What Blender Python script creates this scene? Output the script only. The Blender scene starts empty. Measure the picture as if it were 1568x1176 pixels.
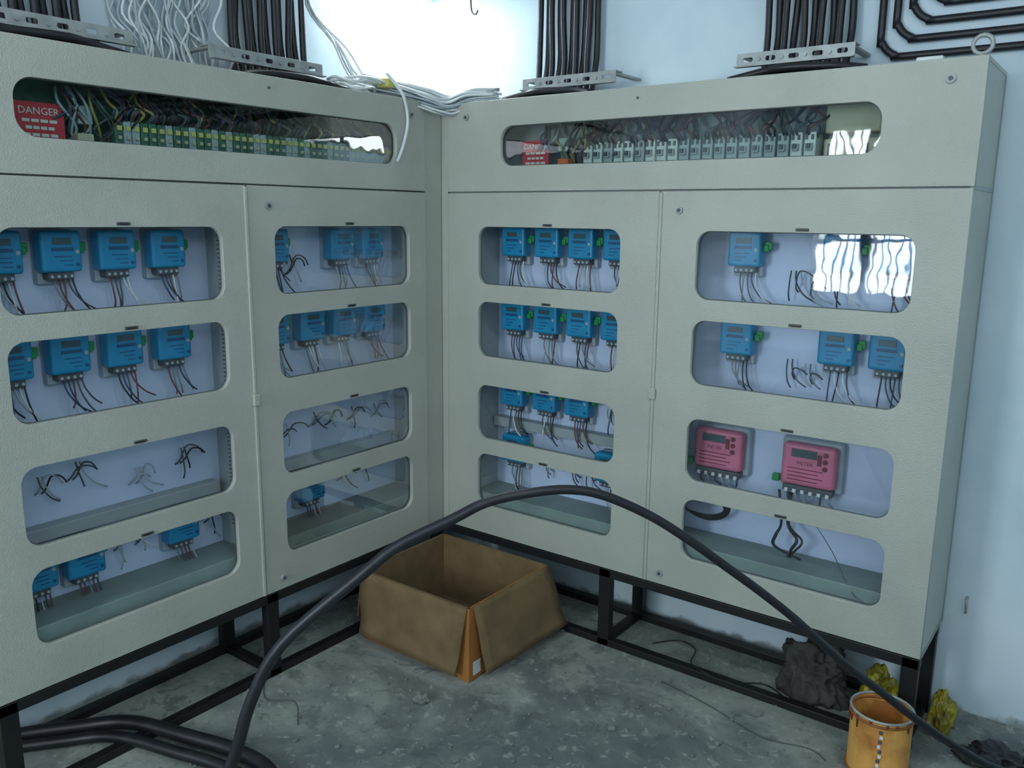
import bpy, bmesh, math, random
from mathutils import Vector, Matrix, Euler, noise
random.seed(7)
scene=bpy.context.scene
try:
    scene.view_settings.view_transform='Standard'
    scene.view_settings.look='None'
except Exception: pass

# ---------------------------------------------------------------- materials
def srgb(r,g,b):
    def c(v):
        v/=255.0
        return v/12.92 if v<=0.04045 else ((v+0.055)/1.055)**2.4
    return (c(r),c(g),c(b),1)
def mat(name,rgb,rough=.5,metal=0,var=.12,vscale=6,bump=0,bscale=200,rgb2=None,emit=0,coat=0,p0=.38,p1=.68):
    m=bpy.data.materials.new(name);m.use_nodes=True
    nt=m.node_tree;n=nt.nodes;l=nt.links;b=n['Principled BSDF']
    b.inputs['Roughness'].default_value=rough;b.inputs['Metallic'].default_value=metal
    if coat: b.inputs['Coat Weight'].default_value=coat
    tc=n.new('ShaderNodeTexCoord')
    c1=srgb(*rgb)
    c2=srgb(*rgb2) if rgb2 else tuple([x*(1-var*2) for x in c1[:3]]+[1])
    nz=n.new('ShaderNodeTexNoise');nz.inputs['Scale'].default_value=vscale;nz.inputs['Detail'].default_value=6
    l.new(tc.outputs['Object'],nz.inputs['Vector'])
    cr=n.new('ShaderNodeValToRGB');cr.color_ramp.elements[0].position=p0;cr.color_ramp.elements[1].position=p1
    cr.color_ramp.elements[0].color=c1;cr.color_ramp.elements[1].color=c2
    l.new(nz.outputs['Fac'],cr.inputs['Fac']);l.new(cr.outputs['Color'],b.inputs['Base Color'])
    if bump:
        nb=n.new('ShaderNodeTexNoise');nb.inputs['Scale'].default_value=bscale;nb.inputs['Detail'].default_value=4
        l.new(tc.outputs['Object'],nb.inputs['Vector'])
        bp=n.new('ShaderNodeBump');bp.inputs['Strength'].default_value=bump;bp.inputs['Distance'].default_value=.004
        l.new(nb.outputs['Fac'],bp.inputs['Height']);l.new(bp.outputs['Normal'],b.inputs['Normal'])
    if emit:
        b.inputs['Emission Color'].default_value=srgb(*rgb);b.inputs['Emission Strength'].default_value=emit
    return m
def glass(name,tint,refl=.8):
    m=bpy.data.materials.new(name);m.use_nodes=True;nt=m.node_tree;n=nt.nodes;l=nt.links
    for x in list(n): n.remove(x)
    o=n.new('ShaderNodeOutputMaterial');t=n.new('ShaderNodeBsdfTransparent');g=n.new('ShaderNodeBsdfGlossy')
    t.inputs['Color'].default_value=srgb(*tint);g.inputs['Roughness'].default_value=.02
    nz=n.new('ShaderNodeTexNoise');nz.inputs['Scale'].default_value=7
    tc=n.new('ShaderNodeTexCoord');l.new(tc.outputs['Object'],nz.inputs['Vector'])
    bp=n.new('ShaderNodeBump');bp.inputs['Strength'].default_value=.04;bp.inputs['Distance'].default_value=.02
    l.new(nz.outputs['Fac'],bp.inputs['Height']);l.new(bp.outputs['Normal'],g.inputs['Normal'])
    f=n.new('ShaderNodeFresnel');f.inputs['IOR'].default_value=1.5
    mu=n.new('ShaderNodeMath');mu.operation='MULTIPLY';mu.inputs[1].default_value=refl;l.new(f.outputs['Fac'],mu.inputs[0])
    mx=n.new('ShaderNodeMixShader');l.new(mu.outputs[0],mx.inputs['Fac']);l.new(t.outputs[0],mx.inputs[1]);l.new(g.outputs[0],mx.inputs[2])
    l.new(mx.outputs[0],o.inputs['Surface']);return m

M={}
M['paint']=mat('powder_coat_beige',(176,180,169),.27,0,.06,3,.45,230)
M['inner']=mat('inner_sheet_grey',(158,170,172),.5,0,.08,4)
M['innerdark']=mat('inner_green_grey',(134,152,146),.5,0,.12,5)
M['plate']=mat('mounting_plate_lilac',(206,220,246),.45,0,.05,3)
M['glassL']=glass('window_acrylic',(246,249,250),.25)
M['glassR']=glass('window_acrylic_glossy',(244,248,250),1.3)
M['glassg']=glass('terminal_window_acrylic',(224,236,232),.3)
M['glassgR']=glass('terminal_window_acrylic_glossy',(226,236,232),1.3)
M['gasket']=mat('rubber_gasket',(78,88,88),.6)
M['black']=mat('black_plastic',(30,32,36),.45)
M['cable']=mat('black_cable_sheath',(29,31,36),.45,0,.2,30)
M['frame']=mat('black_painted_steel',(20,22,26),.5,0,.2,15)
M['blue']=mat('meter_blue',(22,144,192),.4,0,.06,20)
M['blued']=mat('meter_blue_print',(20,88,134),.4,0,.05,20)
M['lcd']=mat('meter_lcd',(70,94,100),.25,0,.05,20)
M['grey']=mat('meter_grey',(170,182,190),.5,0,.06,20)
M['mgrey']=mat('mid_grey_wire',(122,132,140),.5,0,.06,20)
M['dgrey']=mat('dark_grey_plastic',(78,86,92),.5,0,.1,20)
M['green']=mat('green_connector',(20,150,74),.5,0,.1,30)
M['dgreen']=mat('dark_green_strip',(66,116,98),.5,0,.2,30)
M['pink']=mat('meter_pink',(214,118,146),.45,0,.06,20)
M['pinkd']=mat('meter_pink_print',(118,42,64),.45,0,.06,20)
M['white']=mat('white_pvc',(220,226,226),.45,0,.06,20)
M['steel']=mat('galvanised_steel',(170,176,174),.45,.25,.15,25)
M['red']=mat('danger_red',(205,50,66),.5,0,.05,20)
M['yellow']=mat('yellow_plastic',(215,208,120),.5,0,.08,30)
M['orange']=mat('orange_plastic',(225,110,60),.5,0,.08,30)
M['tan']=mat('beige_trunking',(196,190,166),.5,0,.08,10)
M['bwire']=mat('blue_wire',(52,70,104),.5)
M['rwire']=mat('red_wire',(116,66,68),.5)
M['ywire']=mat('yellow_wire',(160,154,90),.5)
M['card']=mat('cardboard_brown',(124,102,70),.85,0,.16,9,.25,60)
M['cardd']=mat('cardboard_side',(170,112,52),.85,0,.1,9)
M['tape']=mat('packing_tape',(150,92,42),.35,0,.1,12)
M['tin']=mat('paint_tin_label',(224,166,86),.45,0,.1,9,.1,60,rgb2=(170,104,50),p0=.48,p1=.7)
M['drip']=mat('dried_paint_drip',(112,54,30),.4,0,.1,20)
M['sack']=mat('dirty_dark_sack',(70,68,66),.9,0,.25,12,.5,60)
M['ybag']=mat('yellow_plastic_bag',(172,160,40),.4,0,.2,14,.4,50,rgb2=(74,68,24))
M['stone']=mat('rubble',(128,132,128),.9,0,.2,20)

def room_mat(name,a,b,scale,rough,bump,bs,spots=None,stain=None,light=None,dirt=None):
    m=mat(name,a,rough,0,.1,scale,bump,bs,rgb2=b)
    nt=m.node_tree;n=nt.nodes;l=nt.links;bs_=n['Principled BSDF']
    tc=[x for x in n if x.type=='TEX_COORD'][0]
    def layer(col,sc,p0,p1,fac=1,off=0):
        src=bs_.inputs['Base Color'].links[0].from_socket
        nz=n.new('ShaderNodeTexNoise');nz.inputs['Scale'].default_value=sc;nz.inputs['Detail'].default_value=9;nz.inputs['Roughness'].default_value=.68
        nz.inputs['Distortion'].default_value=.6
        mp=n.new('ShaderNodeMapping');mp.inputs['Location'].default_value=(off,off*.7,0)
        l.new(tc.outputs['Object'],mp.inputs['Vector']);l.new(mp.outputs[0],nz.inputs['Vector'])
        cr=n.new('ShaderNodeValToRGB');cr.color_ramp.elements[0].position=p0;cr.color_ramp.elements[1].position=p1
        cr.color_ramp.elements[1].color=(fac,fac,fac,1)
        l.new(nz.outputs['Fac'],cr.inputs['Fac'])
        mx=n.new('ShaderNodeMix');mx.data_type='RGBA';l.new(cr.outputs['Color'],mx.inputs['Factor'])
        l.new(src,mx.inputs['A']);mx.inputs['B'].default_value=srgb(*col)
        l.new(mx.outputs['Result'],bs_.inputs['Base Color'])
    if stain: layer(stain,1.6,.46,.6,.7,3.1)
    if light: layer(light,1.3,.50,.60,.6,11.3)
    if spots: layer(spots,22,.56,.64,.6);layer(stain,45,.6,.66,.6,5);layer(stain,9,.56,.62,.6,8)
    if dirt:
        src=bs_.inputs['Base Color'].links[0].from_socket
        sp=n.new('ShaderNodeSeparateXYZ');l.new(tc.outputs['Object'],sp.inputs[0])
        nz=n.new('ShaderNodeTexNoise');nz.inputs['Scale'].default_value=12;nz.inputs['Detail'].default_value=6;l.new(tc.outputs['Object'],nz.inputs['Vector'])
        ma=n.new('ShaderNodeMath');ma.operation='MULTIPLY_ADD';l.new(nz.outputs['Fac'],ma.inputs[0]);ma.inputs[1].default_value=-.10;l.new(sp.outputs['Z'],ma.inputs[2])
        mr=n.new('ShaderNodeMapRange');l.new(ma.outputs[0],mr.inputs['Value']);mr.inputs['From Min'].default_value=-.05;mr.inputs['From Max'].default_value=-.03
        mr.inputs['To Min'].default_value=.8;mr.inputs['To Max'].default_value=0
        mx=n.new('ShaderNodeMix');mx.data_type='RGBA';l.new(mr.outputs[0],mx.inputs['Factor']);l.new(src,mx.inputs['A']);mx.inputs['B'].default_value=srgb(*dirt)
        l.new(mx.outputs['Result'],bs_.inputs['Base Color'])
    return m
M['wall']=room_mat('painted_plaster',(214,230,237),(194,214,226),2.2,.75,.15,25,dirt=(112,118,116))
M['floor']=room_mat('rough_concrete',(142,148,142),(108,116,114),6,.9,1,13,spots=(172,178,168),stain=(84,92,92),light=(164,168,160))
M['ceil']=room_mat('ceiling_plaster',(225,230,232),(214,220,224),2,.8,.1,20)

# ---------------------------------------------------------------- builder
class B:
    def __init__(s,f=None):
        s.bm=bmesh.new();s.mats=[];s.f=f or (lambda u,d,z:(u,d,z))
    def mi(s,k):
        if k not in s.mats: s.mats.append(k)
        return s.mats.index(k)
    def add(s,tb,k,map_=True):
        i=s.mi(k);vm={}
        for v in tb.verts: vm[v]=s.bm.verts.new(s.f(*v.co) if map_ else v.co)
        for f in tb.faces:
            try: nf=s.bm.faces.new([vm[v] for v in f.verts])
            except ValueError: continue
            nf.material_index=i;nf.smooth=f.smooth
        tb.free()
    def box(s,u0,u1,d0,d1,z0,z1,k,bev=0,seg=2,rot=None):
        tb=bmesh.new();bmesh.ops.create_cube(tb,size=1)
        c=Vector(((u0+u1)/2,(d0+d1)/2,(z0+z1)/2));sz=(abs(u1-u0),abs(d1-d0),abs(z1-z0))
        bmesh.ops.scale(tb,vec=sz,verts=tb.verts)
        if bev:
            bmesh.ops.bevel(tb,geom=list(tb.edges),offset=min(bev,min(sz)*.45),segments=seg,affect='EDGES',profile=.5)
        if rot: bmesh.ops.rotate(tb,cent=(0,0,0),matrix=Euler(rot).to_matrix(),verts=tb.verts)
        bmesh.ops.translate(tb,vec=c,verts=tb.verts)
        s.add(tb,k)
    def cyl(s,c,r,h,k,axis='d',r2=None,seg=20,caps=True):
        tb=bmesh.new();bmesh.ops.create_cone(tb,cap_ends=caps,segments=seg,radius1=r,radius2=r if r2 is None else r2,depth=h)
        for f in tb.faces: f.smooth=len(f.verts)==4
        R={'d':Matrix.Rotation(math.pi/2,3,'X'),'z':Matrix.Identity(3),'u':Matrix.Rotation(math.pi/2,3,'Y')}[axis]
        bmesh.ops.rotate(tb,cent=(0,0,0),matrix=R,verts=tb.verts);bmesh.ops.translate(tb,vec=c,verts=tb.verts)
        s.add(tb,k)
    def tube(s,pts,r,k,seg=8,smooth=6,closed=False):
        P=[Vector(p) for p in pts]
        if smooth and len(P)>2:
            Q=[];n=len(P)
            rng=range(n) if closed else range(n-1)
            for i in rng:
                if closed: a,b,c,d=P[(i-1)%n],P[i],P[(i+1)%n],P[(i+2)%n]
                else: a,b,c,d=P[max(i-1,0)],P[i],P[i+1],P[min(i+2,n-1)]
                for j in range(smooth):
                    t=j/smooth
                    Q.append(.5*((2*b)+(c-a)*t+(2*a-5*b+4*c-d)*t*t+(-a+3*b-3*c+d)*t**3))
            if not closed: Q.append(P[-1])
            P=Q
        tb=bmesh.new();n=len(P);rings=[];up=None
        for i,p in enumerate(P):
            if closed: t=(P[(i+1)%n]-P[i-1])
            else: t=P[min(i+1,n-1)]-P[max(i-1,0)]
            if t.length<1e-9: t=Vector((0,0,1))
            t.normalize()
            if up is None: up=t.orthogonal()
            up=(up-t*up.dot(t))
            if up.length<1e-6: up=t.orthogonal()
            up.normalize()
            w=t.cross(up);rr=r(i/max(n-1,1)) if callable(r) else r
            rings.append([tb.verts.new(p+rr*(math.cos(a)*up+math.sin(a)*w)) for a in [2*math.pi*q/seg for q in range(seg)]])
        m=n if closed else n-1
        for i in range(m):
            A,C=rings[i],rings[(i+1)%n]
            for q in range(seg):
                f=tb.faces.new((A[q],A[(q+1)%seg],C[(q+1)%seg],C[q]));f.smooth=True
        if not closed:
            tb.faces.new(rings[0][::-1]);tb.faces.new(rings[-1])
        s.add(tb,k)
    def panel(s,u0,u1,z0,z1,holes,d0,th,k,rad=0.0,bev=.0015):
        cu=bpy.data.curves.new('tmp','CURVE');cu.dimensions='2D';cu.fill_mode='BOTH';cu.extrude=th/2-bev;cu.bevel_depth=bev;cu.bevel_resolution=1;cu.offset=-bev
        def sp(pts):
            q=cu.splines.new('POLY');q.points.add(len(pts)-1)
            for i,(x,y) in enumerate(pts): q.points[i].co=(x,y,0,1)
            q.use_cyclic_u=True
        sp(rr(u0,u1,z0,z1,rad))
        for h in holes: sp(rr(*h))
        ob=bpy.data.objects.new('tmp',cu);bpy.context.collection.objects.link(ob)
        dg=bpy.context.evaluated_depsgraph_get();me=bpy.data.meshes.new_from_object(ob.evaluated_get(dg))
        bpy.data.objects.remove(ob);bpy.data.curves.remove(cu)
        tb=bmesh.new();tb.from_mesh(me);bpy.data.meshes.remove(me)
        bmesh.ops.remove_doubles(tb,verts=tb.verts,dist=1e-5)
        for v in tb.verts: v.co=Vector((v.co.x,d0+th/2+v.co.z,v.co.y))
        s.add(tb,k)
    def pane(s,h,d,k):
        tb=bmesh.new();tb.faces.new([tb.verts.new((x,d,y)) for x,y in rr(*h)]);s.add(tb,k)
    def text(s,body,u,z,d,size,k,dirn):
        cu=bpy.data.curves.new('tmpt','FONT');cu.body=body;cu.size=size;cu.extrude=.0004;cu.align_x='CENTER';cu.align_y='CENTER';cu.resolution_u=2
        ob=bpy.data.objects.new('tmpt',cu);bpy.context.collection.objects.link(ob)
        dg=bpy.context.evaluated_depsgraph_get();me=bpy.data.meshes.new_from_object(ob.evaluated_get(dg))
        bpy.data.objects.remove(ob);bpy.data.curves.remove(cu)
        tb=bmesh.new();tb.from_mesh(me);bpy.data.meshes.remove(me)
        for v in tb.verts: v.co=Vector((u+dirn*v.co.x,d+v.co.z,z+v.co.y))
        s.add(tb,k)
    def quad(s,pts,th,k):
        tb=bmesh.new();P=[Vector(p) for p in pts];n=(P[1]-P[0]).cross(P[3]-P[0]).normalized()*th/2
        a=[tb.verts.new(p+n) for p in P];b=[tb.verts.new(p-n) for p in P]
        tb.faces.new(a);tb.faces.new(b[::-1])
        for i in range(len(P)): tb.faces.new((a[i],b[i],b[(i+1)%len(P)],a[(i+1)%len(P)]))
        s.add(tb,k)
    def sheet(s,p00,p10,p11,p01,th,k,wob=.012,n=10,seed=0):
        A,Bb,C,D=[Vector(p) for p in (p00,p10,p11,p01)]
        nr=(Bb-A).cross(D-A).normalized();tb=bmesh.new();g=[[],[]]
        for side in (0,1):
            for i in range(n+1):
                row=[]
                for j in range(n+1):
                    a,b_=i/n,j/n
                    p=(A*(1-a)+Bb*a)*(1-b_)+(D*(1-a)+C*a)*b_
                    w=noise.noise(Vector((a*2.2+seed,b_*2,seed)))*wob*b_*2
                    p=p+nr*(w+(th/2 if side else -th/2))
                    row.append(tb.verts.new(p))
                g[side].append(row)
        for i in range(n):
            for j in range(n):
                for side in (0,1):
                    q=g[side];f=tb.faces.new((q[i][j],q[i+1][j],q[i+1][j+1],q[i][j+1]) if side else (q[i][j],q[i][j+1],q[i+1][j+1],q[i+1][j]))
                    f.smooth=True
        for i in range(n):
            for (x0,x1) in (((i,0),(i+1,0)),((i,n),(i+1,n)),((0,i),(0,i+1)),((n,i),(n,i+1))):
                tb.faces.new((g[0][x0[0]][x0[1]],g[0][x1[0]][x1[1]],g[1][x1[0]][x1[1]],g[1][x0[0]][x0[1]]))
        s.add(tb,k)
    def finish(s,name,parent=None):
        bmesh.ops.recalc_face_normals(s.bm,faces=s.bm.faces)
        me=bpy.data.meshes.new(name);s.bm.to_mesh(me);s.bm.free()
        for k in s.mats: me.materials.append(M[k])
        ob=bpy.data.objects.new(name,me);bpy.context.collection.objects.link(ob)
        if parent: ob.parent=parent
        return ob
def rr(x0,x1,y0,y1,r=0,seg=8):
    if r<=0: return [(x0,y0),(x1,y0),(x1,y1),(x0,y1)]
    pts=[]
    for cx,cy,a0 in ((x1-r,y0+r,-90),(x1-r,y1-r,0),(x0+r,y1-r,90),(x0+r,y0+r,180)):
        for i in range(seg+1):
            a=math.radians(a0+90*i/seg);pts.append((cx+r*math.cos(a),cy+r*math.sin(a)))
    return pts
def empty(name):
    e=bpy.data.objects.new(name,None);bpy.context.collection.objects.link(e);return e
fR=lambda u,d,z:(u,d,z)
fL=lambda u,d,z:(-d,-u,z)
fS=lambda u,d,z:(d,u,z)

# ---------------------------------------------------------------- room
WX0,WX1,WY0,WY1,H=-.36,3.7,-4.5,.36,3.0
def simple(name,bx,k):
    b=B();b.box(*bx,k);return b.finish(name)
def centred(name,bx,k):
    # object origin stays at the world origin so the grime band follows the real wall height
    return simple(name,bx,k)
simple('floor',(WX0-.1,WX1+.1,WY0-.1,WY1+.1,-.1,0),'floor')
simple('ceiling',(WX0-.1,WX1+.1,WY0-.1,WY1+.1,H,H+.1),'ceil')
centred('wall_left',(WX0-.1,WX0,WY0-.1,WY1+.1,0,H),'wall')
centred('wall_back',(WX0,WX1,WY1,WY1+.1,0,H),'wall')
wx0,wx1,wz0,wz1=.02,.88,1.0,2.35
dx0,dx1,dz0,dz1=1.5,3.4,2.2,2.88
vy0,vy1,vz0,vz1=-4.2,-1.6,2.2,2.88
b=B();b.panel(WX0,WX1,0,H,[(wx0,wx1,wz0,wz1,0),(dx0,dx1,dz0,dz1,0)],WY0-.1,.1,'wall',bev=.0005);b.finish('wall_rear')
b=B(fS);b.panel(WY0-.1,WY1+.1,0,H,[(vy0,vy1,vz0,vz1,0)],WX1,.1,'wall',bev=.0005);b.finish('wall_right')
b=B()
for x in (wx0+.022,(wx0+wx1)/2,wx1-.022): b.box(x-.026,x+.026,WY0-.07,WY0-.03,wz0,wz1,'frame')
for z in (wz0+.018,wz0+.45,wz0+.9,wz1-.018): b.box(wx0,wx1,WY0-.07,WY0-.03,z-.018,z+.018,'frame')
for x in [wx0+.07*i for i in range(1,12)]: b.cyl((x,WY0-.02,(wz0+wz1)/2),.007,wz1-wz0,'frame',axis='z',seg=6)
b.finish('window_1')
b=B(fS)
for x in (vy0+.022,(vy0+vy1)/2,vy1-.022): b.box(x-.022,x+.022,WX1+.03,WX1+.07,vz0,vz1,'frame')
for z in (vz0+.018,vz1-.018): b.box(vy0,vy1,WX1+.03,WX1+.07,z-.018,z+.018,'frame')
b.finish('added_fill_window_side')  # unseen high side window, added to let in fill light
b=B()
for x in (dx0+.022,(dx0+dx1)/2,dx1-.022): b.box(x-.022,x+.022,WY0-.07,WY0-.03,dz0,dz1,'frame')
for z in (dz0+.018,dz1-.018): b.box(dx0,dx1,WY0-.07,WY0-.03,z-.018,z+.018,'frame')
b.finish('added_fill_window_rear')  # unseen high rear window, added for frontal fill on the cabinets

# ---------------------------------------------------------------- cabinets
ROWZ=[(1.342,1.564),(1.056,1.273),(.719,.939),(.434,.654)]
TWZ=(1.789,1.934)
ZB,ZS,ZT=.311,1.694,2.031
def wires(b,u,d,z,n,length,dirn,spread=.02,cols=('black','dgrey','mgrey','grey','white','rwire','bwire')):
    for i in range(n):
        k=random.choice(cols);x=u+(i-(n-1)/2)*spread
        e=dirn*random.uniform(-.01,.06);L=length*random.uniform(.75,1.15)
        b.tube([(x,d,z),(x+e*.1,d-.01,z-L*.35),(x+e*.6,d-.015,z-L*.75),(x+e*1.3,d-.005,z-L)],.0026,k,seg=6,smooth=4)
def cabinet(f,name,umin,umax,top,doorA,doorB,wA,wB,tw,inL,part,dirn):
    root=empty(name)
    b=B(f)
    b.box(umin+.004,umin+.016,.02,.33,ZB,ZT,'paint');b.box(umax-.014,umax-.002,.012,.33,ZB,ZT-.002,'paint',.002)
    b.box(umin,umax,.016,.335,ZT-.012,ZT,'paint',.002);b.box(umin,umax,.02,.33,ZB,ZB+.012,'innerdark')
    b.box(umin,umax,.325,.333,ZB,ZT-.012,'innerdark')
    b.box(umin,umax,.022,.33,ZS-.006,ZS+.006,'inner')
    b.finish('carcass',root)
    b=B(f)
    b.panel(top[0],top[1],ZS+.003,ZT,[(*tw,*TWZ,.052)],0,.018,'paint')
    b.finish('terminal_cover',root)
    for nm,dr,w in (('door_inner',doorA,wA),('door_outer',doorB,wB)):
        b=B(f)
        b.panel(dr[0],dr[1],ZB+.002,ZS-.002,[(w[0],w[1],z0,z1,.045) for z0,z1 in ROWZ],0,.018,'paint')
        b.finish(nm,root)
    b=B(f)
    b.box(doorB[0]-.003,doorB[0]+.008,-.006,.004,ZB+.004,ZS-.006,'paint',.002)
    b.box(top[0],top[1],-.003,.004,ZS+.003,ZS+.008,'paint',.001)
    if dirn<0: b.box(-.0,doorA[0]-.004,.006,.02,ZB,ZT,'paint',.002)
    else: b.box(-.012,doorA[0]-.003,.003,.019,ZB,ZT,'paint',.002);b.box(-.34,.02,.008,.30,ZT-.014,ZT-.001,'paint')
    b.box(doorB[0]-.012,doorB[0]+.014,-.012,.0,.985,1.025,'paint',.004)
    b.finish('door_lips',root)
    b=B(f);g=B(f)
    for w in (wA,wB):
        for z0,z1 in ROWZ:
            b.pane((w[0]-.01,w[1]+.01,z0-.01,z1+.01,.055),.0195,'glassR' if (dirn>0 and w is wB) else 'glassL')
            g.tube([(x,.0175,z) for x,z in rr(w[0],w[1],z0,z1,.045,5)],.0022,'gasket',seg=6,smooth=0,closed=True)
    b.pane((tw[0]-.01,tw[1]+.01,TWZ[0]-.01,TWZ[1]+.01,.06),.0195,'glassgR' if dirn>0 else 'glassg')
    g.tube([(x,.0175,z) for x,z in rr(tw[0],tw[1],*TWZ,.052,5)],.0022,'gasket',seg=6,smooth=0,closed=True)
    for w in (wA,wB):
        for i,(z0,z1) in enumerate(ROWZ):
            u=(w[0]+w[1])/2+(.01*dirn)
            g.box(u-.020,u+.020,-.004,.002,z1+.005,z1+.014,'gasket' ,.002)
            g.box(u-.012,u+.016,-.005,-.003,z1+.007,z1+.011,'black')
    b.finish('window_panes',root);g.finish('gaskets_and_label_clips',root)
    b=B(f)
    b.box(inL,umax-.03,.2,.206,.46,ZS-.01,'plate')
    b.box(inL-.008,inL,.02,.3,ZB+.012,ZS-.01,'inner')
    b.box(umax-.03,umax-.022,.02,.3,ZB+.012,ZS-.01,'inner')
    b.box(part-.004,part+.004,.03,.2,.475,ZS-.01,'inner')
    z=.55
    while z<1.66:
        for d in (.06,.09,.12): 
            b.box(part-.0055,part+.0055,d,d+.018,z,z+.004,'dgrey')
        z+=.014
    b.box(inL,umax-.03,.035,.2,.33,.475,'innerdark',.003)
    b.finish('interior_plates',root)
    b=B(f)
    for u,z in ((doorB[0]+.07 if dirn>0 else doorA[1]-.075,1.63),(doorB[0]+.06 if dirn>0 else doorA[1]-.07,.355)):
        b.cyl((u,-.003,z),.012,.008,'steel');b.cyl((u,-.008,z),.006,.004,'dgrey')
    for u,z in ((.125 if dirn>0 else .18,1.975),(top[1]-.085,1.978)):
        b.cyl((u,-.003,z),.012,.008,'steel');b.cyl((u,-.008,z),.006,.004,'dgrey')
    b.cyl(((tw[0]+tw[1])/2-.1,-.002,1.995),.004,.005,'dgrey')
    b.finish('locks',root)
    # ---- terminal compartment
    b=B(f)
    b.box(umin+.02,umax-.02,.17,.176,ZS+.01,ZT-.015,'inner' if dirn>0 else 'dgreen')
    if dirn>0:
        n0,n1=.60,1.44;lab=(.33,.45)
    else:
        n0,n1=.20,1.28;lab=(1.43,1.56)
    pitch=.042 if dirn>0 else .026
    u=n0
    while u<n1:
        if dirn>0:
            b.box(u,u+pitch-.006,.09,.165,1.765,1.868,'white' if random.random()<.6 else 'grey',.004)
            b.box(u+.008,u+pitch-.014,.078,.092,1.812,1.834,'grey',.002)
            b.box(u+.012,u+pitch-.018,.07,.08,1.818,1.832,'dgrey',.001)
            b.box(u+.004,u+.012,.086,.092,1.845,1.86,'dgrey');b.box(u+pitch-.02,u+pitch-.012,.086,.092,1.845,1.86,'dgrey')
            b.box(u+.004,u+pitch-.01,.086,.092,1.785,1.797,'dgreen')
        else:
            b.box(u,u+pitch-.003,.09,.165,1.79,1.86,'dgreen' if random.random()<.5 else 'grey',.003)
            b.box(u+.004,u+pitch-.008,.084,.092,1.832,1.846,'yellow',.001)
            b.box(u+.006,u+pitch-.01,.084,.092,1.808,1.818,'tan',.001)
        for rep in range(3):
            k=random.choice(['black','black','cable','cable','bwire','rwire','dgrey','dgrey','ywire' if dirn<0 else 'dgrey'])
            x=u+pitch*random.random()
            b.tube([(x,.11,1.85),(x+random.uniform(-.02,.02),.07,1.88),(x+random.uniform(-.05,.05),.1,1.91),(x+random.uniform(-.08,.08),.14,1.97)],.0046,k,seg=6,smooth=4)
        u+=pitch
    if dirn<0:
        b.box(n0,n1,.1,.13,1.762,1.786,'dgreen',.002);b.box(n0,n1,.1,.12,1.73,1.758,'green')
    else:
        b.box(n0,1.64,.1,.13,1.742,1.762,'tan',.002)
        b.box(1.455,1.62,.10,.15,1.86,1.95,'tan',.008);b.box(1.455,1.66,.10,.15,1.77,1.845,'tan',.006)
        for q in range(5): b.box(1.47+.035*q,1.48+.035*q,.09,.10,1.78,1.83,'dgrey')
    b.box(lab[0],lab[1],.088,.09,1.775,1.885,'red')
    lu=(lab[0]+lab[1])/2
    b.text('DANGER',lu,1.862,.087,.026,'white',dirn)
    for i,z in enumerate((1.838,1.82,1.802,1.786)):
        wd=.045-.008*(i%2)
        for q in range(4):
            b.box(lu-wd+q*wd*.52,lu-wd+q*wd*.52+wd*.42,.0865,.088,z-.004,z+.004,'white')
    cu=lab[1]+.06 if dirn>0 else lab[0]-.06
    b.box(cu-.02,cu+.02,.09,.15,1.84,1.89,'grey',.004);b.box(cu-.015,cu+.03,.08,.15,1.775,1.815,'orange' if dirn>0 else 'tan',.003)
    for i in range(16):
        k=random.choice(['black','bwire','ywire','rwire','dgreen','grey','dgrey','black'])
        x=cu+random.uniform(-.12,.12)*1;
        b.tube([(x,.13,1.94),(x+random.uniform(-.04,.04),.08,1.89),(x+random.uniform(-.06,.06),.1,1.83),(x+random.uniform(-.05,.05),.14,1.78)],.004,k,seg=6,smooth=5)
    b.finish('terminal_blocks_and_wiring',root)
    return root
cabR=cabinet(fR,'meter_panel_cabinet',.02,1.894,(.028,1.894),(.028,.960),(.966,1.892),(.184,.817),(1.102,1.764),(.289,1.642),.135,.955,1)
cabL=cabinet(fL,'meter_panel_cabinet',.0,1.79,(.10,1.79),(.10,.922),(.930,1.788),(.193,.825),(1.022,1.669),(.256,1.593),.09,.945,-1)

b=B(fR)
b.cyl((1.868,.05,2.036),.012,.012,'steel',axis='z')
b.tube([(1.868+.024*math.cos(a),.05,2.066+.024*math.sin(a)) for a in [i*math.pi/8 for i in range(16)]],.006,'steel',seg=8,smooth=0,closed=True)
b.box(1.70,1.77,.07,.13,2.031,2.052,'white',.004)
b.finish('eye_bolt',cabR)

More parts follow.
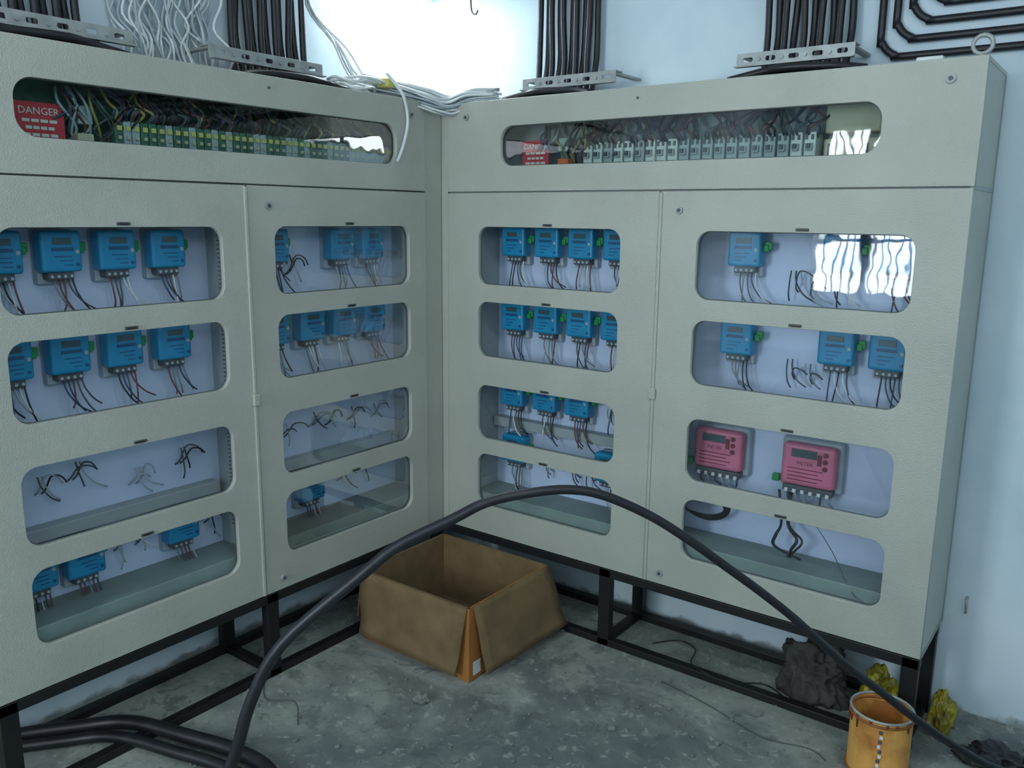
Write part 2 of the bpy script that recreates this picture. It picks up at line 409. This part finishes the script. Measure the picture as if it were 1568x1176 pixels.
# ---------------------------------------------------------------- meters
def meter(f,u,z,dirn,dp=.2):
    b=B(f);w=.056;h=.056
    b.box(u-.05,u+.05,dp-.03,dp,z-.09,z+.06,'grey',.004)
    b.box(u-w,u+w,dp-.078,dp-.022,z-h,z+h+.002,'blue',.009,3)
    b.box(u-.028,u+.024,dp-.0795,dp-.077,z+.02,z+.038,'lcd',.001)
    b.box(u-.032,u+.028,dp-.0788,dp-.0775,z+.002,z+.012,'blued')
    for q in range(3): b.box(u-.028,u+.02-.012*q,dp-.0788,dp-.0775,z-.014-.012*q,z-.011-.012*q,'blued')
    b.cyl((u+dirn*.042,dp-.079,z+.0),.006,.004,'grey',seg=12);b.cyl((u+dirn*.042,dp-.079,z-.036),.005,.004,'blued',seg=12)
    b.box(u-.036,u+.036,dp-.066,dp-.025,z-.078,z-h+.002,'dgrey',.004)
    for q in range(4):
        b.cyl((u-.027+q*.018,dp-.067,z-.068),.0045,.004,'grey',seg=10)
    b.box(u+dirn*.057,u+dirn*.075,dp-.055,dp-.03,z-.006,z+.016,'green',.003)
    b.box(u+dirn*.06,u+dirn*.083,dp-.05,dp-.036,z+.0,z+.026,'green',.003)
    wires(b,u+.01*dirn,dp-.05,z-.076,5,.11,dirn,.013)
    return b.finish('electricity_meter')
C1=1.495;C2=1.208
for u,z in [(1.61,C1),(1.452,C1),(1.29,C1),(1.128,C1),(1.61,C2),(1.452,C2),(1.29,C2),(1.128,C2),(.725,C1),(.42,C1),(.265,C1),(.735,C2),(.575,C2),(.42,C2),(.262,C2),
            (1.60,.595),(1.46,.595),(1.14,.605),(.60,.60)]:
    meter(fL,u,z,-1)
for u,z in [(.26,C1+.01),(.42,C1+.01),(.575,C1+.01),(.73,C1+.01),(.26,C2),(.42,C2),(.575,C2),(.73,C2),(.26,.895),(.42,.895),(.575,.895),(.27,.655),(.72,.655),
            (1.215,C1+.01),(1.525,C1+.01),(1.695,C1+.01),(1.205,C2),(1.535,C2),(1.69,C2)]:
    meter(fR,u,z,1)
def bigmeter(f,u,z,dirn,dp=.2):
    b=B(f)
    b.box(u-.102,u+.102,dp-.035,dp,z-.09,z+.084,'grey',.012,3)
    b.box(u-.088,u+.088,dp-.075,dp-.03,z-.070,z+.072,'pink',.014,3)
    b.box(u-.056,u+.028,dp-.077,dp-.074,z+.028,z+.056,'dgrey',.002);b.box(u-.042,u+.018,dp-.078,dp-.076,z+.034,z+.050,'lcd',.001)
    for q in range(3): b.cyl((u+.056,dp-.076,z+.048-q*.023),.008,.006,'pinkd',seg=14)
    b.box(u+.03,u+.044,dp-.077,dp-.074,z+.01,z+.046,'pinkd')
    b.text('METER',u-.01,z+.008,dp-.0755,.018,'pinkd',dirn)
    for q in range(4): b.box(u-.066,u+.05-.015*(q%2),dp-.076,dp-.0745,z-.012-.013*q,z-.009-.013*q,'pinkd')
    b.box(u-.082,u+.082,dp-.066,dp-.03,z-.095,z-.072,'dgrey',.004)
    for q in range(6):
        x=u-.068+q*.027;b.box(x-.006,x+.006,dp-.07,dp-.06,z-.098,z-.085,'white',.002)
        b.tube([(x,dp-.05,z-.095),(x+.004,dp-.055,z-.115),(x+random.uniform(-.02,.02),dp-.03,z-.135)],.0035,random.choice(['grey','dgrey']),seg=6,smooth=4)
    b.box(u-.125,u-.10,dp-.05,dp-.03,z-.075,z-.05,'green',.003)
    return b.finish('three_phase_electricity_meter')
bigmeter(fR,1.163,.808,1);bigmeter(fR,1.478,.806,1)

def curl(b,u,z,dirn,k):
    # a free lead that springs up out of the plate and droops over
    a=random.uniform(.02,.06)*dirn;h_=random.uniform(.02,.05)
    b.tube([(u,.198,z-.02),(u,.17,z),(u+a*.3,.15,z+h_),(u+a,.145,z+h_*.9),(u+a*1.5,.15,z+h_*.3)],.0026,k,seg=6,smooth=5)
b=B(fL)
b.box(.98,1.74,.15,.198,.672,.712,'inner',.003);b.box(.12,.93,.15,.198,.672,.712,'inner',.003)
lc=('black','dgrey','mgrey','grey','dgrey')
for u,z in [(1.55,.83),(1.44,.85),(1.26,.79),(1.10,.82)]:
    wires(b,u,.17,z+.03,2,.09,-1,.012,lc)
    for _ in range(2): curl(b,u+random.uniform(-.02,.02),z-.01,-1,random.choice(lc))
for u,z in [(.68,.83),(.55,.85),(.48,.84),(.36,.84),(.24,.83),(.70,1.44),(.62,1.43)]:
    wires(b,u,.17,z+.02,1,.08,-1,.012,lc)
    for _ in range(2): curl(b,u+random.uniform(-.02,.02),z-.02,-1,random.choice(lc))
for u,z in [(1.34,.58),(1.27,.58),(1.02,.58),(.42,.58),(.3,.6)]:
    wires(b,u,.17,z+.04,2,.1,-1,.012,('black','white','grey'))
    curl(b,u,z,-1,random.choice(lc))
b.finish('loose_meter_leads',cabL)
b=B(fR)
b.box(.15,.93,.15,.198,.735,.775,'inner',.003)
for u,z in [(1.37,1.40),(1.42,1.38),(1.38,1.11),(1.44,1.10),(.70,.84),(.76,.84),(.42,.6),(.55,.6),(.62,.6)]:
    wires(b,u,.17,z+.04,2,.09,1,.016,lc)
    curl(b,u+.01,z-.01,1,random.choice(lc))
for q in range(4):
    b.tube([(1.115+.09*math.cos(a)+.004*q,.12+.006*q,.60+(.035+.007*q)*math.sin(a)) for a in [i*math.pi/6 for i in range(12)]],.0036,'cable',seg=6,smooth=3,closed=True)
for q in range(5):
    o=random.uniform(-.03,.03)
    b.tube([(1.40+o,.16,.70),(1.42+o*.6,.12,.60),(1.44+o*2,.10,.56),(1.43+o*1.6,.10,.52),(1.46-o,.12,.485)],.0038,'cable',seg=6,smooth=5)
b.tube([(1.50,.15,.62),(1.58,.12,.54),(1.68,.03,.45),(1.75,.03,.42)],.0013,'dgrey',seg=5,smooth=6)
b.finish('loose_meter_leads',cabR)

# ---------------------------------------------------------------- stands
def stand(f,u0,u1,legs,name):
    b=B(f);t=.034
    for d in (.0,.27):
        b.box(u0,u1,d,d+t,ZB-t,ZB-.001,'frame',.002)
        b.box(u0,u1,d,d+t,.0,t*.8,'frame',.002)
    for u in legs:
        for d in (.0,.27): b.box(u-.024,u+.024,d,d+t,.0,ZB-.002,'frame',.002)
        b.box(u-.017,u+.017,.03,.28,.004,t*.75,'frame');b.box(u-.017,u+.017,.03,.28,ZB-t,ZB-.004,'frame')
    return b.finish(name)
stand(fR,.04,1.892,[.80,1.866],'steel_stand')
stand(fL,.0,1.786,[.03,.90,1.76],'steel_stand')

# ---------------------------------------------------------------- wall cables and brackets
def bracket(f,u0,u1,z,d=.15):
    b=B(f);n=5;L=(u1-u0)/n
    slots=[(u0+L*(i+.5)-.016,u0+L*(i+.5)+.016,z+.014,z+.028,.006) for i in range(n)]
    b.panel(u0,u1,z,z+.042,slots,d,.004,'steel',bev=.0005)
    b.box(u0,u1,d+.003,d+.05,z+.038,z+.042,'steel');b.box(u0+.0,u1,d-.02,d+.003,z-.002,z+.002,'steel')
    for u in (u0+.02,u1-.02): b.box(u-.012,u+.012,d+.005,.352,z+.03,z+.038,'steel')
    for i in range(n-1): b.cyl((u0+L*(i+1),d-.003,z+.02),.006,.006,'steel',seg=6)
    return b.finish('perforated_cable_bracket')
def bundle(f,u0,u1,n):
    b=B(f)
    for i in range(n):
        t=(i+.5)/n;u=u0+(u1-u0)*t
        j=random.uniform(-.005,.005)
        dd=.30+(.018 if i%2 else 0)
        b.tube([(u+j,dd,2.99),(u,dd+.004,2.7),(u+j,dd,2.4),(u-j,dd,2.2),(u,.29,2.1),(u,.28,2.036)],.0118,'cable',seg=8,smooth=5)
    b.box(u0-.02,u1+.03,.14,.32,2.032,2.046,'black',.006)
    for q in range(3): b.tube([(u0-.03+.02*q,.10+.02*q,2.04),(u0+.08,.12+.02*q,2.062),((u0+u1)/2,.11+.02*q,2.066),(u1,.12+.02*q,2.06),(u1+.10-.02*q,.10+.02*q,2.042)],.011,'cable')
    return b.finish('power_cable_bundle')
bracket(fR,.28,.69,2.078);bundle(fR,.24,.52,10)
bracket(fR,1.14,1.51,2.085);bundle(fR,1.165,1.46,10)
bracket(fL,.47,.93,2.085);bundle(fL,.415,.75,11)
bracket(fL,1.18,1.58,2.078);bundle(fL,1.25,1.55,10)
b=B(fR)
for i in range(5):
    x=1.53+.043*i;z0=2.105+.048*i;r=.075
    arc=[(x+r-r*math.cos(a),.345,z0+r-r*math.sin(a)) for a in [j*math.pi/2/5 for j in range(6)]]
    b.tube([(x,.345,2.98),(x,.345,2.7)]+arc+[(2.1,.345,z0),(3.0,.345,z0+.01),(3.68,.345,z0)],.0118,'cable',smooth=4)
for x in (2.05,2.6): b.box(x,x+.03,.33,.36,2.07,2.33,'steel',.003)
b.finish('bent_wall_cables')
b=B(fL)
for i in range(46):
    u=.80+.36*random.random();d=.30+.04*random.random();k=random.choice(['white','white','grey'])
    pts=[]
    for z in (2.98,2.75,2.55,2.4,2.3,2.2,2.12,2.035):
        pts.append((u+random.uniform(-.03,.03),min(.35,d+random.uniform(-.03,.02))-(.05 if z<2.2 else 0),z))
    b.tube(pts,.0038,k,seg=6,smooth=5)
b.finish('white_wire_tangle')
b=B()
pA=[(-.335,-.42,2.98),(-.335,-.40,2.6),(-.33,-.37,2.36),(-.27,-.28,2.22),(-.17,-.26,2.07),(-.07,-.17,2.05),(.012,-.09,2.02),(.05,-.02,2.0),(.10,.05,2.03),(.16,.14,2.04)]
for i in range(36):
    thin=i<5
    o=Vector((random.uniform(-.02,.02),random.uniform(-.03,.03),random.uniform(-.02,.045)))
    pts=[]
    for j,p in enumerate(pA if thin else pA[4:]):
        j2=j if thin else j+4
        s=.3 if j2<3 else 1
        q=Vector(p)+o*s+Vector((random.uniform(-.006,.01),random.uniform(-.012,.008),random.uniform(0,.012)))
        q.x=max(q.x,-.35)
        if j2 in (6,7):
            q.x=max(q.x,.008);q.y=min(q.y,-.008)
        elif j2>=4: q.z=max(q.z,2.038)
        pts.append(q)
    b.tube(pts,.0045,random.choice(['white','white','grey']),seg=6,smooth=5)
for q in range(5):
    ox,oy=random.uniform(-.02,.02),random.uniform(-.03,.03)
    b.tube([(-.14+ox+(.04+.01*q)*math.cos(a),-.32+oy+(.07+.014*q)*math.sin(a),2.05+.009*q+random.uniform(-.008,.012)) for a in [i*math.pi/5 for i in range(10)]],.005,'white',seg=6,smooth=3,closed=True)
b.box(-.11,-.05,-.25,-.20,2.07,2.105,'yellow',.01)
b.finish('white_wire_bundle')
b=B()
pp=[(-.06,-.24,2.12),(-.01,-.235,2.07),(.008,-.22,2.03),(.010,-.205,1.96),(.010,-.215,1.90),(.010,-.24,1.84),(.012,-.265,1.80)]
b.tube(pp,.006,'white',seg=8,smooth=6)
b.finish('hanging_cable_tie')
b=B()
b.tube([(-.14,.33,2.99),(-.13,.33,2.6),(-.125,.33,2.46),(-.10,.33,2.435),(-.09,.33,2.45)],.004,'black',seg=6)
b.finish('hanging_lamp_wire')
b=B()
b.tube([(1.955,.359,.40),(1.955,.335,.395),(1.957,.335,.36),(1.955,.345,.35)],.004,'steel',seg=6)
b.finish('wall_hook')

# ---------------------------------------------------------------- cardboard box
b=B()
x0,x1,y0,y1,h=.04,.57,-.52,-.05,.28
b.box(x0,x1,y0,y1,.0,.006,'card')
b.box(x0,x1,y0,y0+.005,.004,h,'card');b.box(x0,x1,y1-.005,y1,.004,h,'card')
b.box(x0,x0+.005,y0,y1,.004,h,'card');b.box(x1-.005,x1,y0,y1,.004,h,'cardd')
b.box(x1-.05,x1+.001,y0-.002,y0+.001,.003,h-.002,'cardd');b.box(x1-.002,x1+.002,y0,y0+.06,.003,h-.002,'cardd')
b.sheet((x0,y0-.004,h),(x1-.005,y0-.004,h),(x1-.03,y0-.045,.035),(x0+.03,y0-.05,.05),.005,'card',seed=1)
b.sheet((x1+.004,y0+.02,h),(x1+.004,y1,h),(x1+.08,y1+.04,.045),(x1+.05,y0+.04,.03),.005,'card',seed=4)
b.quad([(x0,y1+.002,h),(x1,y1+.002,h),(x1,y1+.03,.08),(x0,y1+.03,.08)],.005,'card')
b.quad([(x0-.002,y0,h),(x0-.002,y1,h),(x0-.03,y1,.08),(x0-.03,y0,.08)],.005,'card')
b.box(x0+.03,x0+.26,y0-.003,y0-.001,.004,.03,'tape')
b.box(x1+.002,x1+.0035,y0+.02,y0+.06,.02,.07,'white')
b.finish('cardboard_box')

# ---------------------------------------------------------------- big cables
b=B()
arch=[(40,-200,2),(52,-178,5),(62,-163,16),(68,-155,30),(72,-151,47),(77,-145,61),(90,-132,77),(96,-125,84),(105,-116,90),(111,-110,94),(119,-102,96),(125,-95,96),(131,-89,94),(139,-80,88),(147,-73,81),(153,-66,74),(159,-59,67),(166,-52,59),(173,-45,50),(178,-39,43),(186,-31,34),(193,-24,26),(203,-13,15),(214,-2,6),(228,9,2),(250,16,2)]
b.tube([tuple(v/100 for v in p) for p in arch],lambda t:.0155 if t<.12 else (.0115 if t>.4 else .0155-.004*(t-.12)/.28),'cable',seg=14,smooth=5)
b.finish('thick_power_cable')
b=B()
for k,(dx,dy,r) in enumerate(((0,0,.022),(.03,-.065,.018))):
    pts=[(-.34,-2.3,.03),(-.34,-1.9,.03),(-.33,-1.68,.03),(-.20,-1.49,.03),(-.08,-1.39,.04),(.12,-1.32,.035),(.29,-1.27,.03),(.45,-1.27,.03),(.62,-1.36,.03),(.8,-1.6,.03),(1.0,-2.0,.03)]
    b.tube([(x+dx,y+dy,r+.004+(z-.03)) for x,y,z in pts],r,'cable',seg=12,smooth=6)
b.finish('floor_power_cable')
b=B()
b.tube([(.95,.12,.006),(1.02,.2,.006),(1.1,.18,.006),(1.13,.08,.01),(1.2,.0,.035),(1.3,.04,.006),(1.4,.1,.006),(1.5,.05,.006)],.0025,'cable',seg=6)
b.tube([(1.1,-.1,.004),(1.3,-.14,.004),(1.5,-.2,.004),(1.64,-.17,.004),(1.7,-.2,.004)],.0015,'dgrey',seg=6)
b.tube([(.0,-.95,.004),(.1,-1.02,.004),(.2,-.98,.012),(.3,-1.05,.004)],.002,'dgrey',seg=6)
b.finish('thin_floor_wire')

# ---------------------------------------------------------------- paint tin
b=B()
cx,cy,r,h=1.83,-.14,.085,.2
b.cyl((cx,cy,h/2),r,h,'tin',axis='z',seg=36,caps=False);b.cyl((cx,cy,.003),r,.006,'steel',axis='z',seg=36)
b.cyl((cx,cy,h*.45),r-.004,.01,'stone',axis='z',seg=30)
for z in (h,.01,h*.93): b.tube([(cx+(r+.001)*math.cos(a),cy+(r+.001)*math.sin(a),z) for a in [i*math.pi/18 for i in range(36)]],.004,'steel' if z==h else 'tape',seg=8,smooth=0,closed=True)
for i in range(11):
    a=-1.35+.03*math.sin(i*1.7);zz=.17-.015*i
    b.box(cx+r*math.cos(a)-.0045,cx+r*math.cos(a)+.0045,cy+r*math.sin(a)-.003,cy+r*math.sin(a)+.002,zz-.005,zz+.005,'white' if i%2 else 'dgrey',.001)
for i in range(7):
    a=-2.9+i*.42+random.uniform(-.15,.15);L=random.uniform(.012,.05)
    b.tube([(cx+(r+.002)*math.cos(a),cy+(r+.002)*math.sin(a),h-.002),(cx+(r+.002)*math.cos(a),cy+(r+.002)*math.sin(a),h-L)],lambda t:.005-.003*t,'drip',seg=6,smooth=0)
b.quad([(cx-.05,cy,h*.5),(cx+.03,cy+.02,h*.5),(cx+.03,cy+.03,h+.01),(cx-.03,cy+.02,h+.005)],.004,'tape')
b.finish('paint_tin')

# ---------------------------------------------------------------- crumpled bags
def blob(name,k,c,s,seed,amp=.35):
    bm=bmesh.new();bmesh.ops.create_icosphere(bm,subdivisions=5,radius=1)
    for v in bm.verts:
        p=v.co.copy()
        n=noise.noise(p*1.6+Vector((seed,0,0)))*amp-abs(noise.noise(p*3+Vector((0,seed,0))))*amp*.9+abs(noise.noise(p*7+Vector((0,0,seed))))*amp*.35
        v.co=p*(1.05+n);v.co.x*=s[0];v.co.y*=s[1];v.co.z*=s[2]
    for v in bm.verts:
        v.co+=Vector(c)
        if v.co.z<.002: v.co.z=.002
    me=bpy.data.meshes.new(name);bm.to_mesh(me);bm.free();me.materials.append(M[k])
    for p in me.polygons: p.use_smooth=True
    ob=bpy.data.objects.new(name,me);bpy.context.collection.objects.link(ob);return ob
blob('crumpled_dark_sack','sack',(1.54,.15,.075),(.12,.085,.12),3,.5)
blob('yellow_plastic_bag','ybag',(1.765,.16,.07),(.06,.065,.09),9,.5)
blob('yellow_plastic_bag','ybag',(1.945,.17,.06),(.035,.06,.075),19,.4)
blob('black_plastic_sheet','black',(2.12,.10,.02),(.09,.07,.03),5,.6)
b=B()
for i in range(520):
    x=random.uniform(-.2,2.3);y=random.uniform(-1.5,.3);s=random.uniform(.0015,.007)*(2.0 if random.random()<.06 else 1)
    if .0<x<.68 and -.62<y<.0: continue
    b.box(x-s,x+s,y-s*.8,y+s*.8,0,s*1.1,'stone',s*.3,1,rot=(0,0,random.uniform(0,3)))
b.finish('floor_rubble')
blob('crumpled_paper','stone',(.52,-.71,.014),(.026,.022,.014),12,.5)

# ---------------------------------------------------------------- lamps and added fill lights
def tube_lamp_or_fill(name,c,length,axis,power,size):
    b=B()
    x,y,z=c
    if axis=='y':
        b.box(x-.03,x+.03,y-length/2,y+length/2,z,z+.05,'white',.005)
        b.tube([(x,y-length/2+.02,z-.018),(x,y+length/2-.02,z-.018)],.014,'lampglow',seg=12,smooth=0)
        for s in (-1,1): b.box(x-.015,x+.015,y+s*(length/2-.02)-.01,y+s*(length/2-.02)+.01,z-.034,z,'white')
    else:
        b.box(x-length/2,x+length/2,y-.03,y+.03,z,z+.05,'white',.005)
        b.tube([(x-length/2+.02,y,z-.018),(x+length/2-.02,y,z-.018)],.014,'lampglow',seg=12,smooth=0)
        for s in (-1,1): b.box(x+s*(length/2-.02)-.01,x+s*(length/2-.02)+.01,y-.015,y+.015,z-.034,z,'white')
    o=b.finish(name)
    L=bpy.data.lights.new(name+'_light','AREA');L.shape='RECTANGLE';L.size=length if axis=='x' else size;L.size_y=size if axis=='x' else length
    L.energy=power;L.color=(.88,.96,1)
    lo=bpy.data.objects.new(name+'_light',L);bpy.context.collection.objects.link(lo);lo.location=(x,y,z-.04);lo.parent=o
    return o
M['lampglow']=mat('lamp_glow',(235,245,255),.4,emit=12)
tube_lamp_or_fill('tube_lamp_or_fill',(1.9,-1.7,2.93),1.2,'x',7,.12)  # ceiling tube out of view, added as overhead fill
tube_lamp_or_fill('tube_lamp_or_fill',(-.30,.06,2.56),.5,'y',8.5,.08)
def daylight_or_fill(name,loc,dirv,sx,sy,e,col):
    L=bpy.data.lights.new(name,'AREA');L.shape='RECTANGLE';L.size=sx;L.size_y=sy;L.energy=e;L.color=col
    lo=bpy.data.objects.new(name,L);bpy.context.collection.objects.link(lo);lo.location=loc
    lo.rotation_euler=(-Vector(dirv)).to_track_quat('Z','Y').to_euler()
daylight_or_fill('window_daylight_or_fill',((wx0+wx1)/2,WY0-.12,(wz0+wz1)/2),(0,1,0),wx1-wx0,wz1-wz0,92,(.84,.94,1))
daylight_or_fill('window_daylight_or_fill',((dx0+dx1)/2,WY0-.12,(dz0+dz1)/2),(0,1,-.15),dx1-dx0,dz1-dz0,24,(.84,.94,1))  # added fill light behind the high rear opening
daylight_or_fill('window_daylight_or_fill',(WX1+.12,(vy0+vy1)/2,(vz0+vz1)/2),(-1,0,-.15),vy1-vy0,vz1-vz0,28,(.84,.94,1))  # added fill light behind the high side opening
w=bpy.data.worlds.new('world');scene.world=w;w.use_nodes=True
w.node_tree.nodes['Background'].inputs[0].default_value=(.6,.75,.9,1);w.node_tree.nodes['Background'].inputs[1].default_value=.5

# ---------------------------------------------------------------- camera
cam=bpy.data.cameras.new('camera');co=bpy.data.objects.new('camera',cam);bpy.context.collection.objects.link(co)
co.location=(2.296,-2.600,1.605);co.rotation_euler=tuple(math.radians(a) for a in (78.770,-0.593,36.846))
cam.sensor_fit='HORIZONTAL';cam.sensor_width=36;cam.lens=1294.1/1568*36;cam.clip_start=.02
scene.camera=co
